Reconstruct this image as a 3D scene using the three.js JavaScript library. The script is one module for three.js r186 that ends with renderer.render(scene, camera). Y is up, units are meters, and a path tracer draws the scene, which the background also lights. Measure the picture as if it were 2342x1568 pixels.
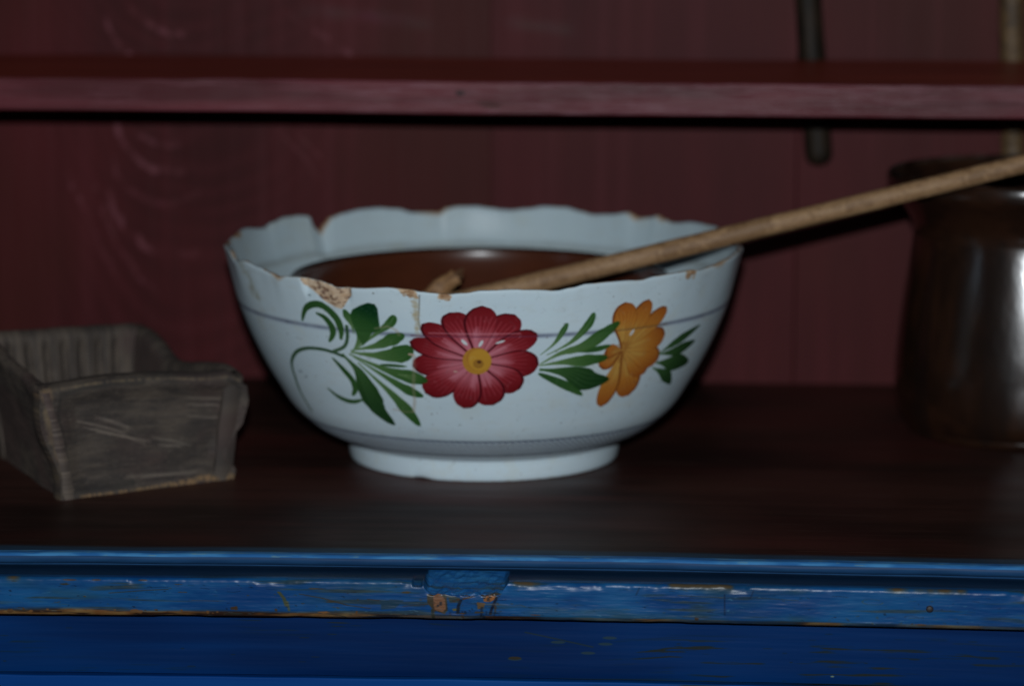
import * as THREE from 'three';
import { mergeGeometries } from 'three/addons/utils/BufferGeometryUtils.js';

/* ---------- camera, light, exposure ---------- */
const scene = new THREE.Scene();
const camera = new THREE.PerspectiveCamera(11.756, 1024 / 685, 0.05, 50);
const eye = new THREE.Vector3(0.12290821, 0.36809289, 1.75766925);
camera.position.copy(eye);
camera.lookAt(eye.clone().add(new THREE.Vector3(-0.06093763, -0.17177473, -0.98324974)));
camera.focus = 1.575;
camera.userData.fStop = 5.0;
const renderer = new THREE.WebGLRenderer();
renderer.toneMapping = THREE.LinearToneMapping;
renderer.toneMappingExposure = 1;
renderer.shadowMap.enabled = true;
scene.background = new THREE.Color().setRGB(0.0018, 0.0019, 0.0022);   // what little light the dark room sends back

const flash = new THREE.PointLight(new THREE.Color().setRGB(0.94, 1.0, 1.05), 5.1);   // the flash on the camera
flash.name = 'camera_flash_light';
flash.position.set(0.114, 0.457, 1.75);
flash.castShadow = true;
flash.shadow.radius = 0.35;
scene.add(flash);
const day = new THREE.RectAreaLight(new THREE.Color().setRGB(0.62, 0.8, 1.0), 1.9, 0.12, 0.75);   // a window of the room, to the left
day.name = 'window_light';
day.position.set(0.3 - 2.45, 0.75, 1.6);
day.lookAt(0.1, 0.08, 0);
scene.add(day);

/* ---------- noise, textures ---------- */
const fl = Math.floor, clamp = (x, a = 0, b = 1) => Math.min(b, Math.max(a, x)), lerp = (a, b, t) => a + (b - a) * t;
const smooth = (a, b, x) => { const t = clamp((x - a) / (b - a)); return t * t * (3 - 2 * t); };
function rng(seed) { let s = seed >>> 0; return () => { s = (s + 0x6d2b79f5) | 0; let t = Math.imul(s ^ (s >>> 15), 1 | s); t = (t + Math.imul(t ^ (t >>> 7), 61 | t)) ^ t; return ((t ^ (t >>> 14)) >>> 0) / 4294967296; }; }
const PERM = new Float32Array(65536); { const r = rng(7); for (let i = 0; i < 65536; i++) PERM[i] = r(); }
const cell = (x, y) => PERM[((x * 73 + y * 15731 + ((x * y) & 255) * 7) & 65535)];
function noise(x, y) {
  const ix = fl(x), iy = fl(y); let u = x - ix, v = y - iy; u = u * u * (3 - 2 * u); v = v * v * (3 - 2 * v);
  return lerp(lerp(cell(ix, iy), cell(ix + 1, iy), u), lerp(cell(ix, iy + 1), cell(ix + 1, iy + 1), u), v);
}
function fbm(x, y, n = 4) { let s = 0, a = 0.5, t = 0; for (let i = 0; i < n; i++) { s += a * noise(x, y); t += a; a *= 0.5; x = x * 2.03 + 17.3; y = y * 2.03 + 9.1; } return s / t; }
const css = (c) => `rgb(${c.map((x) => Math.round(x)).join(',')})`;
function canvas(w, h) { const c = document.createElement('canvas'); c.width = w; c.height = h; return c; }
// fills a canvas pixel by pixel: f(x in 0..1, y in 0..1 from the bottom) returns sRGB 0..255
function fill(c, f) {
  const g = c.getContext('2d'), im = g.createImageData(c.width, c.height), d = im.data;
  for (let y = 0; y < c.height; y++) for (let x = 0; x < c.width; x++) {
    const p = f((x + 0.5) / c.width, 1 - (y + 0.5) / c.height), o = (y * c.width + x) * 4;
    d[o] = clamp(p[0], 0, 255); d[o + 1] = clamp(p[1], 0, 255); d[o + 2] = clamp(p[2], 0, 255); d[o + 3] = 255;
  }
  g.putImageData(im, 0, 0); return g;
}
function tex(c, color = true, wrap = THREE.RepeatWrapping) {
  const t = new THREE.CanvasTexture(c); t.colorSpace = color ? THREE.SRGBColorSpace : THREE.NoColorSpace; t.wrapS = t.wrapT = wrap; return t;
}
const mix3 = (a, b, t) => [lerp(a[0], b[0], t), lerp(a[1], b[1], t), lerp(a[2], b[2], t)];
const lin = (r, g, b) => new THREE.Color().setRGB(r, g, b);
const mat = (o) => new THREE.MeshPhysicalMaterial(o);

/* ---------- objects ---------- */
function thing(name, label, category, [x, y, z] = [0, 0, 0], group) {
  const o = new THREE.Group(); o.name = name; o.position.set(x, y, z);
  o.userData = { label, category }; if (group) o.userData.group = group;
  scene.add(o); return o;
}
function part(parent, name, geometry, material, label) {
  const m = new THREE.Mesh(geometry, material); m.name = name; m.castShadow = m.receiveShadow = true;
  if (label) m.userData.label = label;
  parent.add(m); return m;
}
// a grid of points p(i, j), i along u, j along v
function grid(nu, nv, f, closeV = false) {
  const pos = [], uv = [], idx = [];
  for (let i = 0; i <= nu; i++) for (let j = 0; j <= nv; j++) { const q = f(i / nu, j / nv); pos.push(q[0], q[1], q[2]); uv.push(q[3] ?? i / nu, q[4] ?? j / nv); }
  const w = nv + 1;
  for (let i = 0; i < nu; i++) for (let j = 0; j < nv; j++) { const a = i * w + j, b = a + w; idx.push(a, b, a + 1, b, b + 1, a + 1); }
  const g = new THREE.BufferGeometry();
  g.setAttribute('position', new THREE.Float32BufferAttribute(pos, 3));
  g.setAttribute('uv', new THREE.Float32BufferAttribute(uv, 2));
  g.setIndex(idx); g.computeVertexNormals();
  if (closeV) { // the first and the last row coincide: average their normals
    const n = g.attributes.normal;
    for (let i = 0; i <= nu; i++) { const a = i * w, b = a + nv, v = new THREE.Vector3(n.getX(a) + n.getX(b), n.getY(a) + n.getY(b), n.getZ(a) + n.getZ(b)).normalize(); n.setXYZ(a, v.x, v.y, v.z); n.setXYZ(b, v.x, v.y, v.z); }
  }
  return g;
}
// a board along x: its cross section is a closed list of [z, y], clockwise seen from +x reversed; uv = (x 0..1, share of the section's length)
function board(x0, x1, nx, section, move, uvf) {
  const S = section.concat([section[0]]), len = [0];
  for (let i = 1; i < S.length; i++) len.push(len[i - 1] + Math.hypot(S[i][0] - S[i - 1][0], S[i][1] - S[i - 1][1]));
  const L = len[len.length - 1], n = S.length - 1;
  const g = grid(nx, n, (u, v) => {
    const j = Math.round(v * n), x = lerp(x0, x1, u), q = move ? move(x, S[j][1], S[j][0], j) : [x, S[j][1], S[j][0]];
    return [q[0], q[1], q[2], u, uvf ? uvf(len[j], L) : len[j] / L];
  });
  const caps = [];
  for (const [k, x] of [[0, x0], [nx, x1]]) {
    const sh = new THREE.Shape(section.map(([z, y]) => new THREE.Vector2(z, y))), cg = new THREE.ShapeGeometry(sh), p = cg.attributes.position;
    for (let i = 0; i < p.count; i++) { const q = move ? move(x, p.getY(i), p.getX(i), i) : [x, p.getY(i), p.getX(i)]; p.setXYZ(i, q[0], q[1], q[2]); }
    if (k === 0) { const ix = cg.index.array; for (let i = 0; i < ix.length; i += 3) { const t = ix[i]; ix[i] = ix[i + 1]; ix[i + 1] = t; } }
    cg.computeVertexNormals(); caps.push(cg);
  }
  const out = mergeGeometries([g, ...caps]);
  out.userData.L = L; out.userData.len = len; return out;
}
function creased(g, deg = 40) { return g; }
function arc(cz, cy, r, a0, a1, n) { const o = []; for (let i = 0; i <= n; i++) { const a = (lerp(a0, a1, i / n) * Math.PI) / 180; o.push([cz + r * Math.cos(a), cy + r * Math.sin(a)]); } return o; }
function sub(a, b, n) { const o = []; for (let i = 0; i < n; i++) o.push([lerp(a[0], b[0], i / n), lerp(a[1], b[1], i / n)]); return o; }

/* ================= the dresser ================= */
const dresser = thing('kitchen_dresser', 'old painted wooden dresser with red back, dark shelf and chipped blue front', 'dresser');
const X0 = -0.37, X1 = 0.41, XW = X1 - X0, WALL = -0.218;

/* back boards: red paint over pine, each board a piece */
function redBoard(seed, w, opts) {
  const N = w > 0.15 && !opts.side ? 1024 : 640, c = canvas(N, N), b = canvas(512, 512), H = 0.62;
  fill(c, (u, v) => {
    const x = u * w, y = v * H;
    const m = fbm(x * 14 + seed, y * 6, 4), streak = fbm(x * 150 + seed * 3 + 2 * fbm(x * 8, y * 5, 2), y * 4, 3), big = fbm(x * 7 + seed, y * 5 + 4, 3), fine = noise(x * 700, y * 60);
    let col = mix3([70, 28, 31], [96, 38, 43], smooth(0.25, 0.78, m * 0.46 + streak * 0.12 + big * 0.42));
    if (opts.arcs) { // the flame figure of a flat-sawn board: nested bows
      const X = x + opts.x0, Y = y - 0.018, dx = X + 0.2, c = Y - 13 * dx * dx * (dx < 0 ? 1 : 0.45) + (fbm(X * 20, Y * 16, 3) - 0.5) * 0.024 + 0.006 * Math.sin(Y * 61), w2 = Math.exp(-((dx / 0.085) ** 2));
      const rg = 0.5 + 0.5 * Math.sin((c / 0.0165) * 6.283); col = mix3(col, [104, 52, 60], 0.2 * w2 * smooth(0.55, 1, rg) * smooth(0.3, 0.6, fbm(X * 30, Y * 30 + 7, 3))); col = mix3(col, [54, 24, 24], 0.12 * w2 * smooth(0.6, 1, 1 - rg));
    }
    col = mix3(col, [70, 34, 26], smooth(0.45, 0.75, big) * 0.55);
    col = mix3(col, [112, 62, 74], smooth(0.58, 0.82, streak) * 0.16 + fine * 0.05);
    return col;
  });
  const g = c.getContext('2d'), px = (x) => (x / w) * N, py = (y) => (1 - y / H) * N;
  const r = rng(seed * 11 + 5);
  if (opts.arcs) for (const [al, lw, ...p] of opts.arcs) { // pale scuffed ridges of the grain's flame figure
    const cv = new THREE.SplineCurve(Array.from({ length: p.length / 2 }, (_, i) => new THREE.Vector2(p[2 * i] - opts.x0, p[2 * i + 1] + 0.018))), n = 130;
    for (let i = 0; i < n; i++) {
      const t = i / n, k = fbm(t * 7 + p[1] * 300, p[0] * 90, 3), q = cv.getPoint(t), x = q.x + (noise(t * 26, p[1] * 70) - 0.5) * 0.003, y = q.y + (noise(t * 22, p[0] * 90) - 0.5) * 0.003, sw = px(lw * (0.35 + 1.0 * k));
      g.fillStyle = `rgba(140,92,106,${(0.2 * al * smooth(0.24, 0.66, k) * Math.sin(Math.PI * t) ** 0.7).toFixed(3)})`;
      g.beginPath(); g.ellipse(px(x), py(y), sw, sw * 0.7, 0, 0, 7); g.fill();
    }
  }
  for (const [cx, cy, wx, al] of opts.smears ?? []) for (let i = 0; i < 260; i++) {
    const t = r() - 0.5, x = cx + t * wx + (r() - 0.5) * 0.004, y = cy + (r() - 0.5) * 0.007 - t * 0.008;
    g.fillStyle = `rgba(110,84,98,${(0.14 * al * (0.5 + r()) * (1 - 4 * t * t)).toFixed(3)})`;
    g.beginPath(); g.ellipse(px(x), py(y), px(0.006), 4, 0, 0, 7); g.fill();
  }
  fill(b, (u, v) => { const x = u * w, y = v * H, k = 128 + (fbm(x * 150 + seed, y * 7, 4) - 0.5) * 150 + (fbm(x * 16, y * 14, 3) - 0.5) * 60; return [k, k, k]; });
  return mat({ color: lin(0.76, 0.62, 0.58), map: tex(c), bumpMap: tex(b, false), bumpScale: 0.0004, roughness: 0.52, specularIntensity: 0.22 });
}
// x of the joints between the boards
const joints = [X0, -0.3135, -0.012, 0.1702, 0.335, X1];
const bsec = (i) => {
  const z = WALL - [0.0002, 0, 0.0001, 0, 0.0002][i];
  return z;
};
const boardLooks = [{ side: true }, {
  x0: joints[1], arcs: [
    [0.6, 0.0015, -0.2291, 0.1508, -0.2212, 0.1464, -0.2133, 0.1428, -0.204, 0.1418, -0.1947, 0.1439], [1, 0.0019, -0.241, 0.166, -0.2385, 0.1554, -0.2358, 0.1468, -0.2301, 0.1376, -0.2215, 0.1305, -0.2136, 0.1266, -0.203, 0.1254, -0.194, 0.127],
    [0.5, 0.0015, -0.2406, 0.136, -0.2396, 0.127, -0.235, 0.119, -0.2272, 0.1119, -0.2179, 0.1077, -0.2033, 0.1068, -0.1926, 0.1106, -0.186, 0.116], [0.85, 0.0019, -0.2435, 0.114, -0.2412, 0.1044, -0.2368, 0.0951, -0.2303, 0.0871, -0.2211, 0.08, -0.2092, 0.0753, -0.1985, 0.0748, -0.19, 0.077],
    [0.5, 0.0013, -0.27, 0.126, -0.2657, 0.1175, -0.2619, 0.1095, -0.258, 0.1016, -0.2492, 0.0803, -0.2401, 0.0643, -0.233, 0.052], [0.45, 0.0012, -0.247, 0.101, -0.2436, 0.091, -0.2372, 0.0777, -0.2281, 0.0644, -0.2203, 0.0551, -0.21, 0.046], [0.4, 0.0012, -0.252, 0.118, -0.2494, 0.108, -0.2454, 0.096, -0.24, 0.084],
    [0.35, 0.0014, -0.1391, 0.1488, -0.1287, 0.1397, -0.1208, 0.1292, -0.1144, 0.116], [0.3, 0.0014, -0.13, 0.149, -0.119, 0.139, -0.112, 0.128],
    [0.95, 0.0016, -0.2436, 0.2197, -0.2398, 0.2086, -0.2347, 0.1995, -0.2295, 0.1946, -0.226, 0.192], [0.55, 0.0015, -0.2276, 0.2256, -0.2198, 0.2165, -0.2107, 0.2113, -0.2015, 0.2088, -0.1936, 0.2101], [0.4, 0.0014, -0.1356, 0.2234, -0.1174, 0.2105, -0.1017, 0.2002, -0.095, 0.195],
  ],
}, {}, {}, { side: true }];
boardLooks[1].smears = [[0.235, 0.237, 0.08, 0.1], [0.2, 0.2405, 0.05, 0.05]]; boardLooks[2].smears = [[0.03, 0.233, 0.06, 0.08]];
for (let i = 0; i < 5; i++) {
  const a = joints[i] + (i === 3 ? 0.00025 : 0.00003), b = joints[i + 1] - (i === 2 ? 0.00025 : 0.00003), z = bsec(i), w = b - a, r = i === 2 && false ? 0.0009 : 0.0003;
  // a plank upright: cross section in x, z with eased edges, 0.62 m tall
  const sec = [[a, z - 0.016], [a, z - r], [a + r * 0.4, z - r * 0.3], [a + r, z], ...sub([a + r, z], [b - r, z], 10).slice(1), [b - r, z], [b - r * 0.4, z - r * 0.3], [b, z - r], [b, z - 0.016]];
  const y0 = -0.018, y1 = 0.6, n = sec.length - 1;
  const g = grid(n, 24, (u, v) => { const q = sec[Math.round(u * n)], y = lerp(y0, y1, v); return [q[0], y, q[1] + (fbm(q[0] * 14 + i * 9, y * 9, 2) - 0.5) * 0.0008, (q[0] - a) / w, (y - y0) / (y1 - y0)]; });
  part(dresser, 'back_board', g, redBoard(21 + i * 7, w, boardLooks[i]));
}

/* upper shelf with utensil gap behind it */
{
  const z0 = -0.2, z1 = -0.052, yT = 0.1967, yB = 0.1786, r = 0.0011;
  const sec = [...sub([z0, yT], [z1 - r, yT], 12), ...arc(z1 - r, yT - r, r, 90, 0, 4), ...sub([z1, yT - r], [z1, yB + r], 6), ...arc(z1 - r, yB + r, r, 0, -90, 4), [z0, yB]];
  const g = board(X0, X1, 160, sec, (x, y, z) => [x, y + (fbm(x * 9, z * 20, 2) - 0.5) * 0.0012 - 0.0006 * Math.sin(x * 6), z + (z > -0.1 ? (fbm(x * 16, y * 90, 3) - 0.5) * 0.0008 : 0)], (s) => (s < 0.147 ? 0.4 * s / 0.147 : s < 0.167 ? 0.4 + 0.55 * (s - 0.147) / 0.02 : 0.95 + 0.05 * Math.min(1, (s - 0.167) / 0.15)));
  const L = g.userData.L, c = canvas(2048, 768), top = 0.148 / L, fr = (0.148 + 0.0183) / L;
  fill(c, (u, v) => {
    const x = u * XW, y = v < 0.4 ? (0.147 * v) / 0.4 : 0.147 + (0.02 * (v - 0.4)) / 0.55;
    const k = fbm(x * 9, y * 260, 4), m = fbm(x * 13 + 3, y * 60, 3), f = fbm(x * 70 + 9, y * 1500, 3);
    if (v < 0.4) return mix3([176, 80, 58], [214, 104, 78], smooth(0.3, 0.75, k * 0.7 + m * 0.3));
    let col = mix3([102, 46, 53], [138, 70, 80], smooth(0.3, 0.74, k * 0.5 + m * 0.5));
    col = mix3(col, [160, 118, 132], 0.62 * smooth(0.5, 0.78, f) * smooth(0.3, 0.6, fbm(x * 8 + 8, y * 90, 2)));
    const kx = x - (fx(942) - X0), ky = y - (0.148 + 0.0058), d = Math.hypot(kx / 1.8, ky);
    col = mix3(col, [40, 18, 20], (1 - smooth(0.0007, 0.0021, d)) * 0.85);
    const d2 = Math.hypot((kx - 0.0045) / 2.6, (ky - 0.0003)); col = mix3(col, [120, 86, 92], (1 - smooth(0.0008, 0.0026, d2)) * 0.35);
    const d3 = Math.hypot((kx - 0.016 - (ky - 0.006) * 1.1) / 3, ky - 0.0062); col = mix3(col, [72, 24, 20], (1 - smooth(0.0008, 0.003, d3)) * 0.6);
    return col;
  });
  const b = canvas(2048, 256); fill(b, (u, v) => { const k = 128 + (fbm(u * 34, v * L * 620, 4) - 0.5) * 190; return [k, k, k]; });
  const m = mat({ map: tex(c), bumpMap: tex(b, false), bumpScale: 0.0003, roughness: 0.42, color: lin(0.6, 0.5, 0.5), specularIntensity: 0.4 });
  part(dresser, 'upper_shelf', g, m, 'dusty red upper shelf with a small knot in its front edge');
}
function fx(dx) { return 0.0288 + (dx - 1171) * 0.0002022; }   // a place along the front, counted in the survey's units

/* lower shelf: dark varnished board with a rounded blue lip */
const bow = (x) => 0.0013 * (1 - ((x - 0.03) / 0.25) ** 2) - 0.0002;
{
  const r = 0.0026, zf = 0.2415;
  const sec = [...sub([WALL - 0.001, 0], [0.2, 0], 30), ...sub([0.2, 0], [zf - r - 0.003, 0], 8), ...arc(zf - r, -r, r, 92, -78, 10), [0.2372, -0.0056], [0.2365, -0.024], [WALL - 0.001, -0.024]];
  const g = board(X0, X1, 200, sec, (x, y, z) => {
    const f = smooth(0.0, 0.24, z);
    return [x, y + bow(x) * f + (z > 0.22 && y > -0.006 ? (fbm(x * 22, z * 60, 3) - 0.5) * 0.0007 : 0), z + (z > 0.235 && y > -0.006 ? (fbm(x * 30 + 5, y * 200, 3) - 0.5) * 0.0012 : 0)];
  });
  const L = g.userData.L, c = canvas(2048, 2048), rr = canvas(1024, 1024), sEdge = 0.2365 - WALL;
  fill(c, (u, v) => {
    const x = u * XW + X0, s = v * L, z = s + WALL;
    const k = fbm(x * 5 + 2, z * 130, 4), m = fbm(x * 10 + 9, z * 12, 4), f = fbm(x * 30, z * 520, 3);
    let col = mix3([42, 24, 22], [70, 38, 34], smooth(0.3, 0.72, k * 0.28 + m * 0.72));
    col = mix3(col, [84, 60, 56], 0.35 * smooth(0.6, 0.85, f));
    col = mix3(col, [90, 36, 34], 0.4 * smooth(0.55, 0.8, fbm(x * 6 + 31, z * 17, 3)));
    // blue paint of the lip and a thin worn skim of it on the board's margin
    const edge = s - sEdge + 0.0075 + (fbm(x * 12, 3, 3) - 0.5) * 0.006;
    const skim = smooth(-0.006, 0.001, edge) * 0.9;
    col = mix3(col, mix3([38, 56, 78], [52, 76, 104], fbm(x * 60, s * 300, 3)), skim);
    if (s > sEdge - 0.0005) {
      const w = fbm(x * 70, s * 400, 4);
      col = mix3([46, 96, 158], [72, 126, 182], smooth(0.35, 0.7, w));
      col = mix3(col, [150, 150, 138], 0.5 * smooth(0.66, 0.8, fbm(x * 110 + 5, s * 900, 3)));
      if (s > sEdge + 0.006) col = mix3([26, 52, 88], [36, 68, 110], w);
    }
    return col;
  });
  const g2 = c.getContext('2d'), PX = (x) => ((x - X0) / XW) * 2048, PY = (z) => (1 - (z - WALL) / L) * 2048;
  // the split between two boards that shows as a pale line near the front, and a few crumbs of dust
  g2.strokeStyle = 'rgba(150,110,96,0.55)'; g2.lineWidth = 0.9; g2.beginPath(); g2.moveTo(PX(fx(1830)), PY(0.2185)); g2.lineTo(PX(fx(2000)), PY(0.2192)); g2.lineTo(PX(0.34), PY(0.2225)); g2.stroke();
  g2.strokeStyle = 'rgba(10,6,6,0.8)'; g2.beginPath(); g2.moveTo(PX(0.05), PY(0.2155)); g2.lineTo(PX(fx(2000)), PY(0.2178)); g2.lineTo(PX(0.34), PY(0.221)); g2.stroke();
  const r5 = rng(5); for (let i = 0; i < 40; i++) { g2.fillStyle = `rgba(150,130,118,${0.1 + 0.3 * r5()})`; g2.fillRect(PX(-0.25 + 0.55 * r5()), PY(-0.1 + 0.32 * r5()), 1 + 3 * r5(), 1 + r5()); }
  fill(rr, (u, v) => { const k = 255 * clamp(0.42 + 0.16 * (fbm(u * 9, v * 60, 4) - 0.5) + 0.1 * fbm(u * 5, v * 6, 3) + (v * L > sEdge - 0.003 ? 0.03 : 0)); return [k, k, k]; });
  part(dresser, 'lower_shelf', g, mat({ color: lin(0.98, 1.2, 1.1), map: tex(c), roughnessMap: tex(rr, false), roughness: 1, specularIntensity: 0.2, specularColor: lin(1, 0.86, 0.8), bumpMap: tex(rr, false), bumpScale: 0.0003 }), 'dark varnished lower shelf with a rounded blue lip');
}

/* blue rail under the lip, chipped */
const ORANGE = [196, 112, 62], TAN = [150, 116, 78], UNDER = [96, 58, 44];
{
  const zf = 0.2625, yT = -0.0064, yB = -0.0246, r = 0.0019;
  const sec = [...sub([0.2362, yT], [zf - r, yT], 14), ...arc(zf - r, yT - r, r, 90, 0, 7), ...sub([zf, yT - r], [zf, yB + 0.0008], 24), [zf - 0.0004, yB + 0.0003], [zf - 0.0014, yB], [0.2362, yB]];
  const ga = -0.0105, gb = 0.0275, ny = 0.021, nz = 0.0068, nl = Math.hypot(ny, nz);
  const move = (x, y, z, j) => {
    let Y = y, Z = z;
    if (z > 0.24 && y > yB + 0.002) { // the broken-out hollow in the upper edge
      const wob = (fbm(x * 160, 2, 3) - 0.5) * 0.004;
      const slant = (yT - y) * 0.9 + (0.2625 - z) * 0.12, w = smooth(ga - 0.0008, ga + 0.0022, x + wob * 0.8 - slant * 0.35) * (1 - smooth(gb - 0.0012, gb + 0.0016, x + wob + slant));
      const d = (ny * (Y + 0.0064) + nz * (Z - 0.2415)) / nl;
      if (d > 0 && w > 0) { const cut = d * w; Y -= (ny / nl) * cut; Z -= (nz / nl) * cut; const rip = (fbm(x * 420 + z * 300, z * 620 + y * 300, 3) - 0.5) * 0.0020 * w; Y += rip; Z += rip * 0.6; }
      const w2 = smooth(-0.0165, -0.0155, x) * (1 - smooth(-0.0125, -0.0105, x)), d2 = (ny * (Y + 0.0064) + nz * (Z - 0.2535)) / nl;   // a smaller bite beside it
      if (d2 > 0 && w2 > 0) { Y -= (ny / nl) * d2 * w2; Z -= (nz / nl) * d2 * w2; }
      const e = smooth(0.0045, 0.0005, Math.hypot(y - yT, z - zf)); // knocked edge
      const dent = e * smooth(0.52, 0.74, fbm(x * 75 + 3, 1.5, 3)) * 0.0009 + e * (fbm(x * 300, y * 500, 2) - 0.5) * 0.0003;
      Y -= dent * 0.7; Z -= dent * 0.8;
      Z += (fbm(x * 30, y * 90, 3) - 0.5) * 0.0006;
    }
    if (y < yB + 0.0015 && z > 0.25) { const k = smooth(0.5, 0.75, fbm(x * 40 + 8, 5, 3)) * 0.0003; Y += k; Z -= k * 0.6; }
    return [x, Y + bow(x), Z];
  };
  const g = board(X0, X1, 1500, sec, move);
  const L = g.userData.L, c = canvas(2048, 1024), b = canvas(2048, 512);
  const sTop = 0.2625 - r - 0.2362, sFace = sTop + (r * Math.PI) / 2, sEnd = sFace + (yT - r - yB - 0.0008);
  const base = (x, s) => {
    const k = fbm(x * 36, s * 240, 4), m = fbm(x * 28 + 4, s * 60, 4), f = fbm(x * 190, s * 800, 3);
    let col = mix3([16, 76, 150], [40, 112, 182], smooth(0.28, 0.72, k * 0.45 + m * 0.4 + f * 0.15));
    const h = s - sFace;
    const hol = smooth(-0.0112, -0.0095, x + (f - 0.5) * 0.002) * (1 - smooth(0.0272, 0.0288, x + (f - 0.5) * 0.002)) * smooth(0.004, 0.006, s);
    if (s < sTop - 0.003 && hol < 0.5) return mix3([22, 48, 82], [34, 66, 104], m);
    if (hol > 0) col = mix3(col, mix3([30, 96, 184], [84, 152, 216], f), hol * 0.8 * (1 - smooth(sFace + 0.002, sFace + 0.0045, s)));  // brighter blue in the hollow: light on its facets painted into the colour
    const wear = (1 - hol) * smooth(0.52, 0.72, fbm(x * 16 + 13, s * 70, 4)) * (0.35 + 0.5 * smooth(0.4, 0.7, fbm(x * 60, s * 320, 3)));
    col = mix3(col, [70, 88, 92], wear * 0.6);
    const thin = smooth(0.62, 0.78, fbm(x * 26 + 50, s * 420, 4)); col = mix3(col, mix3([62, 54, 44], [112, 92, 66], f), thin * 0.55);
    const left = 1 - smooth(-0.12, 0.06, x); // the lower arris is worn to the wood, most on the left
    const low = smooth(sEnd - 0.0014 - 0.0034 * left * fbm(x * 22, 7, 3), sEnd - 0.0006, s) * (0.5 + 0.6 * left + 0.4 * smooth(0.5, 0.7, fbm(x * 30 + 3, 4, 3)));
    col = mix3(col, mix3([74, 46, 38], mix3([150, 78, 44], [186, 140, 92], f), smooth(0.35, 0.65, fbm(x * 70, s * 700, 3))), clamp(low));
    const up = Math.exp(-(((s - (sTop + 0.0012)) / 0.0016) ** 2)); // knocks along the upper arris
    col = mix3(col, [120, 92, 72], clamp(up * 1.2 * smooth(0.55, 0.72, fbm(x * 55 + 21, 9, 4))));
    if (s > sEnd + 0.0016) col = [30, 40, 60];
    return col;
  };
  fill(c, (u, v) => base(u * XW + X0, v * L));
  const q = c.getContext('2d'), PX = (x) => ((x - X0) / XW) * 2048, PY = (s) => (1 - s / L) * 1024, FY = (y) => PY(sFace + (yT - r - y));
  const blob = (pts, col) => { q.fillStyle = css(col); q.beginPath(); pts.forEach(([x, y], i) => (i ? q.lineTo(PX(x), FY(y)) : q.moveTo(PX(x), FY(y)))); q.fill(); };
  // bare wood in and under the hollow
  const gx = (zx) => fx((900 + zx / 4.684) / 1.0675), gy = (zy) => -0.0083 - (zy - 380) * 0.0000378;
  blob([[gx(700), gy(500)], [gx(760), gy(440)], [gx(790), gy(500)], [gx(920), gy(480)], [gx(935), gy(700)], [gx(900), gy(745)], [gx(770), gy(700)], [gx(700), gy(600)]], [92, 72, 58]);
  blob([[gx(770), gy(520)], [gx(850), gy(480)], [gx(905), gy(560)], [gx(915), gy(680)], [gx(880), gy(720)], [gx(775), gy(690)]], [178, 112, 86]);
  for (let i = 0; i < 5; i++) { q.strokeStyle = 'rgba(90,48,38,0.55)'; q.lineWidth = 2; q.beginPath(); q.moveTo(PX(gx(775)), FY(gy(530 + i * 40))); q.lineTo(PX(gx(905)), FY(gy(545 + i * 38))); q.stroke(); }
  blob([[gx(1340), gy(500)], [gx(1490), gy(490)], [gx(1500), gy(540)], [gx(1420), gy(585)], [gx(1350), gy(580)]], [206, 116, 62]);
  blob([[gx(1320), gy(380)], [gx(1360), gy(430)], [gx(1440), gy(360)], [gx(1560), gy(330)], [gx(1530), gy(470)], [gx(1420), gy(480)], [gx(1310), gy(480)]], [104, 84, 72]);
  blob([[gx(1270), gy(590)], [gx(1370), gy(600)], [gx(1350), gy(660)], [gx(1280), gy(680)]], [138, 96, 68]);
  blob([[gx(985), gy(680)], [gx(1075), gy(665)], [gx(1075), gy(700)], [gx(1000), gy(705)]], [140, 118, 70]);
  blob([[gx(930), gy(500)], [gx(1080), gy(540)], [gx(1075), gy(600)], [gx(960), gy(600)]], [66, 78, 84]);
  blob([[gx(1100), gy(545)], [gx(1240), gy(500)], [gx(1250), gy(520)], [gx(1110), gy(565)]], [98, 62, 54]);
  q.lineCap = 'round';
  const line = (pts, col, w) => { q.strokeStyle = col; q.lineWidth = w; q.beginPath(); pts.forEach(([x, y], i) => (i ? q.lineTo(PX(x), FY(y)) : q.moveTo(PX(x), FY(y)))); q.stroke(); };
  line([[gx(1090), gy(560)], [gx(1060), gy(640)], [gx(1050), gy(740)]], 'rgba(22,34,58,0.9)', 4);
  line([[gx(1500), gy(520)], [gx(1440), gy(680)], [gx(1425), gy(740)]], 'rgba(14,26,56,0.9)', 3.5);
  line([[gx(1330), gy(650)], [gx(1320), gy(780)]], 'rgba(30,44,70,0.8)', 3);
  line([[gx(760), gy(690)], [gx(770), gy(800)]], 'rgba(70,66,56,0.9)', 4);
  line([[gx(20), gy(570)], [gx(140), gy(585)]], 'rgba(84,58,56,0.9)', 4); line([[gx(430), gy(655)], [gx(700), gy(625)]], 'rgba(92,62,58,0.7)', 4);
  blob([[gx(165), gy(600)], [gx(280), gy(570)], [gx(430), gy(580)], [gx(330), gy(680)], [gx(170), gy(700)]], [42, 74, 104]);
  // scratches and stains along the face
  line([[fx(690), -0.0135], [fx(740), -0.0152], [fx(800), -0.0185], [fx(850), -0.0198]], 'rgba(94,66,48,0.75)', 4.5);
  line([[fx(640), -0.0125], [fx(652), -0.0155], [fx(658), -0.0192]], 'rgba(112,96,58,0.85)', 4.5); line([[fx(660), -0.017], [fx(664), -0.0215]], 'rgba(130,110,70,0.7)', 3);
  line([[fx(380), -0.0118], [fx(330), -0.0124], [fx(250), -0.0137]], 'rgba(72,66,66,0.7)', 6); line([[fx(440), -0.017], [fx(500), -0.0172]], 'rgba(92,64,60,0.6)', 3);
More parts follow.
